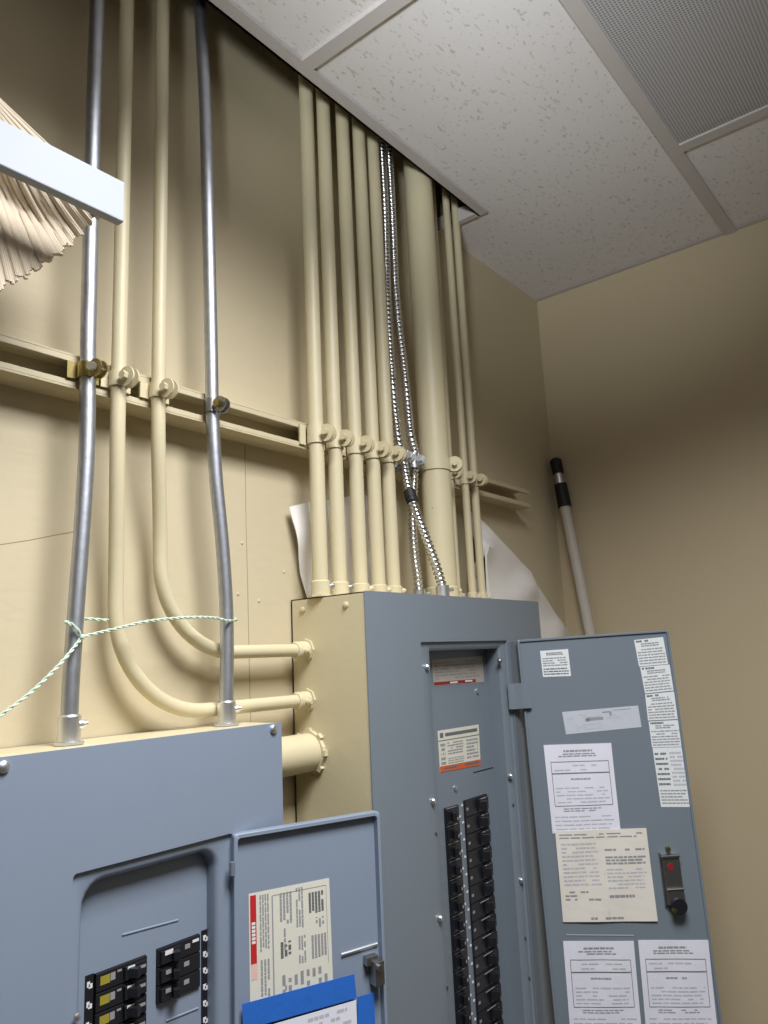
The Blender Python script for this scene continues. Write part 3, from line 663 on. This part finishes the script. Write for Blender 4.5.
# ------------------------------------------------------------------ white rail and mop head at the left
YR = -.20
a = onY(125,182,YR); c_ = onY(125,222,YR)
b = NB(); box(b, -.30, a.x, YR, YR+.011, a.z-.0445, a.z-.0005)
t = tag(obj('white_rail', b, 'white_metal', bevel=.0012), 'white square-edged rail sticking in from the left edge in front of the conduits', 'rail')
b = NB(); box(b, -.29, -.262, YR+.011, 0, a.z-.034, a.z-.002); box(b, -.31, -.24, -.004, 0, a.z-.09, a.z+.05); obj('wall_bracket', b, 'white_metal', t)
ym = YR+.062; c0 = onY(-45,58,ym)
b = NB(); random.seed(5)
PXS = (onY(60,150,ym)-onY(50,150,ym)).length/10
def cord(ang, Rl, dy, r=.0021):
    pts = []
    for k in range(13):
        s = k/12; px = -45+math.cos(ang)*Rl*s; py = 58+math.sin(ang)*Rl*s
        fold = .022*math.exp(-((math.degrees(ang)-(99-43*s))/8)**2)*min(1, s*2)
        pts.append(onY(px, py, ym+dy*s+fold))
    sweep(b, pts, lambda i, t: r*(.6+.4*i/12), 7)
for i in range(165):
    deg = 43.2+i*.5; Rl = 213+max(0, deg-52)*.75+2.5*math.sin(i*.9)+random.uniform(-1.5, 1.5)
    cord(math.radians(deg), Rl, .0012*math.sin(i*1.3), .0022)
for i in range(75):
    deg = 43.5+i*1.1; cord(math.radians(deg), 208+max(0, deg-52)*.7, .006, .0030)
t = tag(obj('mop_head', b, 'mop_cotton', smooth=True), 'fanned-out cream mop head with stringy cotton cords hanging behind the white rail', 'mop')
b = NB(); cyl(b, c0+Vector((-.012,0,.03)), c0+Vector((.004,0,-.012)), .016, .02, 18); box(b, c0.x-.075, c0.x-.045, YR+.0112, YR+.028, a.z-.034, c0.z+.012); box(b, c0.x-.075, c0.x+.010, YR+.024, ym+.008, c0.z-.004, c0.z+.012); obj('mop_clamp', b, 'white_metal', t)
# ------------------------------------------------------------------ light
def area(loc, size, sy, power, col, rot=(0,0,0)):
    l = bpy.data.lights.new('ceiling_or_fill_lamp', 'AREA'); l.shape = 'RECTANGLE'; l.size = size; l.size_y = sy; l.energy = power; l.color = col
    o = bpy.data.objects.new('ceiling_or_fill_lamp', l); C.objects.link(o); o.location = loc; o.rotation_euler = rot; return o
l = area((.445, -.787, ZC-.006), .55, .55, 26, (.975, .985, 1)); l.data.spread = math.radians(142)
b = NB(); loft(b, [rrect(.155, .735, -1.07, -.504, .002, 0), rrect(.17, .72, -1.055, -.519, .002, -.004), rrect(.17, .72, -1.055, -.519, .002, .003)])
bmesh.ops.rotate(b, cent=(0,0,0), matrix=Matrix.Rotation(0,3,'X'), verts=b.verts[:])
for v in b.verts: v.co = Vector((v.co.x, v.co.z, ZC+v.co.y))
tag(obj('ceiling_or_fill_lamp_housing', b, 'tbar'), kind='structure')
# invented uplight and body left of the frame, added to brighten the near ceiling
PL = Vector((-.30, -.80, 1.93)); dr = (Vector((.78, -.42, ZC+.02))-PL).normalized()
l = area(PL+dr*.03, .16, .16, 1.45, (.90, .96, 1)); l.rotation_mode = 'QUATERNION'; l.rotation_quaternion = (-dr).to_track_quat('Z', 'Y'); l.data.spread = math.radians(46)
b = NB(); cyl(b, PL-dr*.06, PL+dr*.02, .05, .13, 28); cyl(b, (PL.x-.06, PL.y, 0), (PL.x-.06, PL.y, PL.z-.02), .012, None, 12); cyl(b, (PL.x-.06, PL.y, 0), (PL.x-.06, PL.y, .02), .14, None, 24)
tag(obj('added_uplight_body', b, 'tbar'), kind='structure')
area((.75, -2.3, ZC-.01), .55, 1.15, 3, (1, .98, .95))  # unseen fill light, added to lift the right wall and tall panel
b = NB(); box(b, .45, 1.05, -2.9, -1.7, ZC-.004, ZC+.005); tag(obj('ceiling_or_fill_lamp_housing', b, 'tbar'), kind='structure')  # housing made up for the added fill light
w = bpy.data.worlds.new('world'); bpy.context.scene.world = w; w.use_nodes = True; w.node_tree.nodes['Background'].inputs[0].default_value = (.5,.5,.5,1); w.node_tree.nodes['Background'].inputs[1].default_value = .3
s = bpy.context.scene; s.view_settings.view_transform = 'Standard'; s.view_settings.look = 'None'; s.view_settings.exposure = 0; s.view_settings.gamma = 1; s.view_settings.use_curve_mapping = False
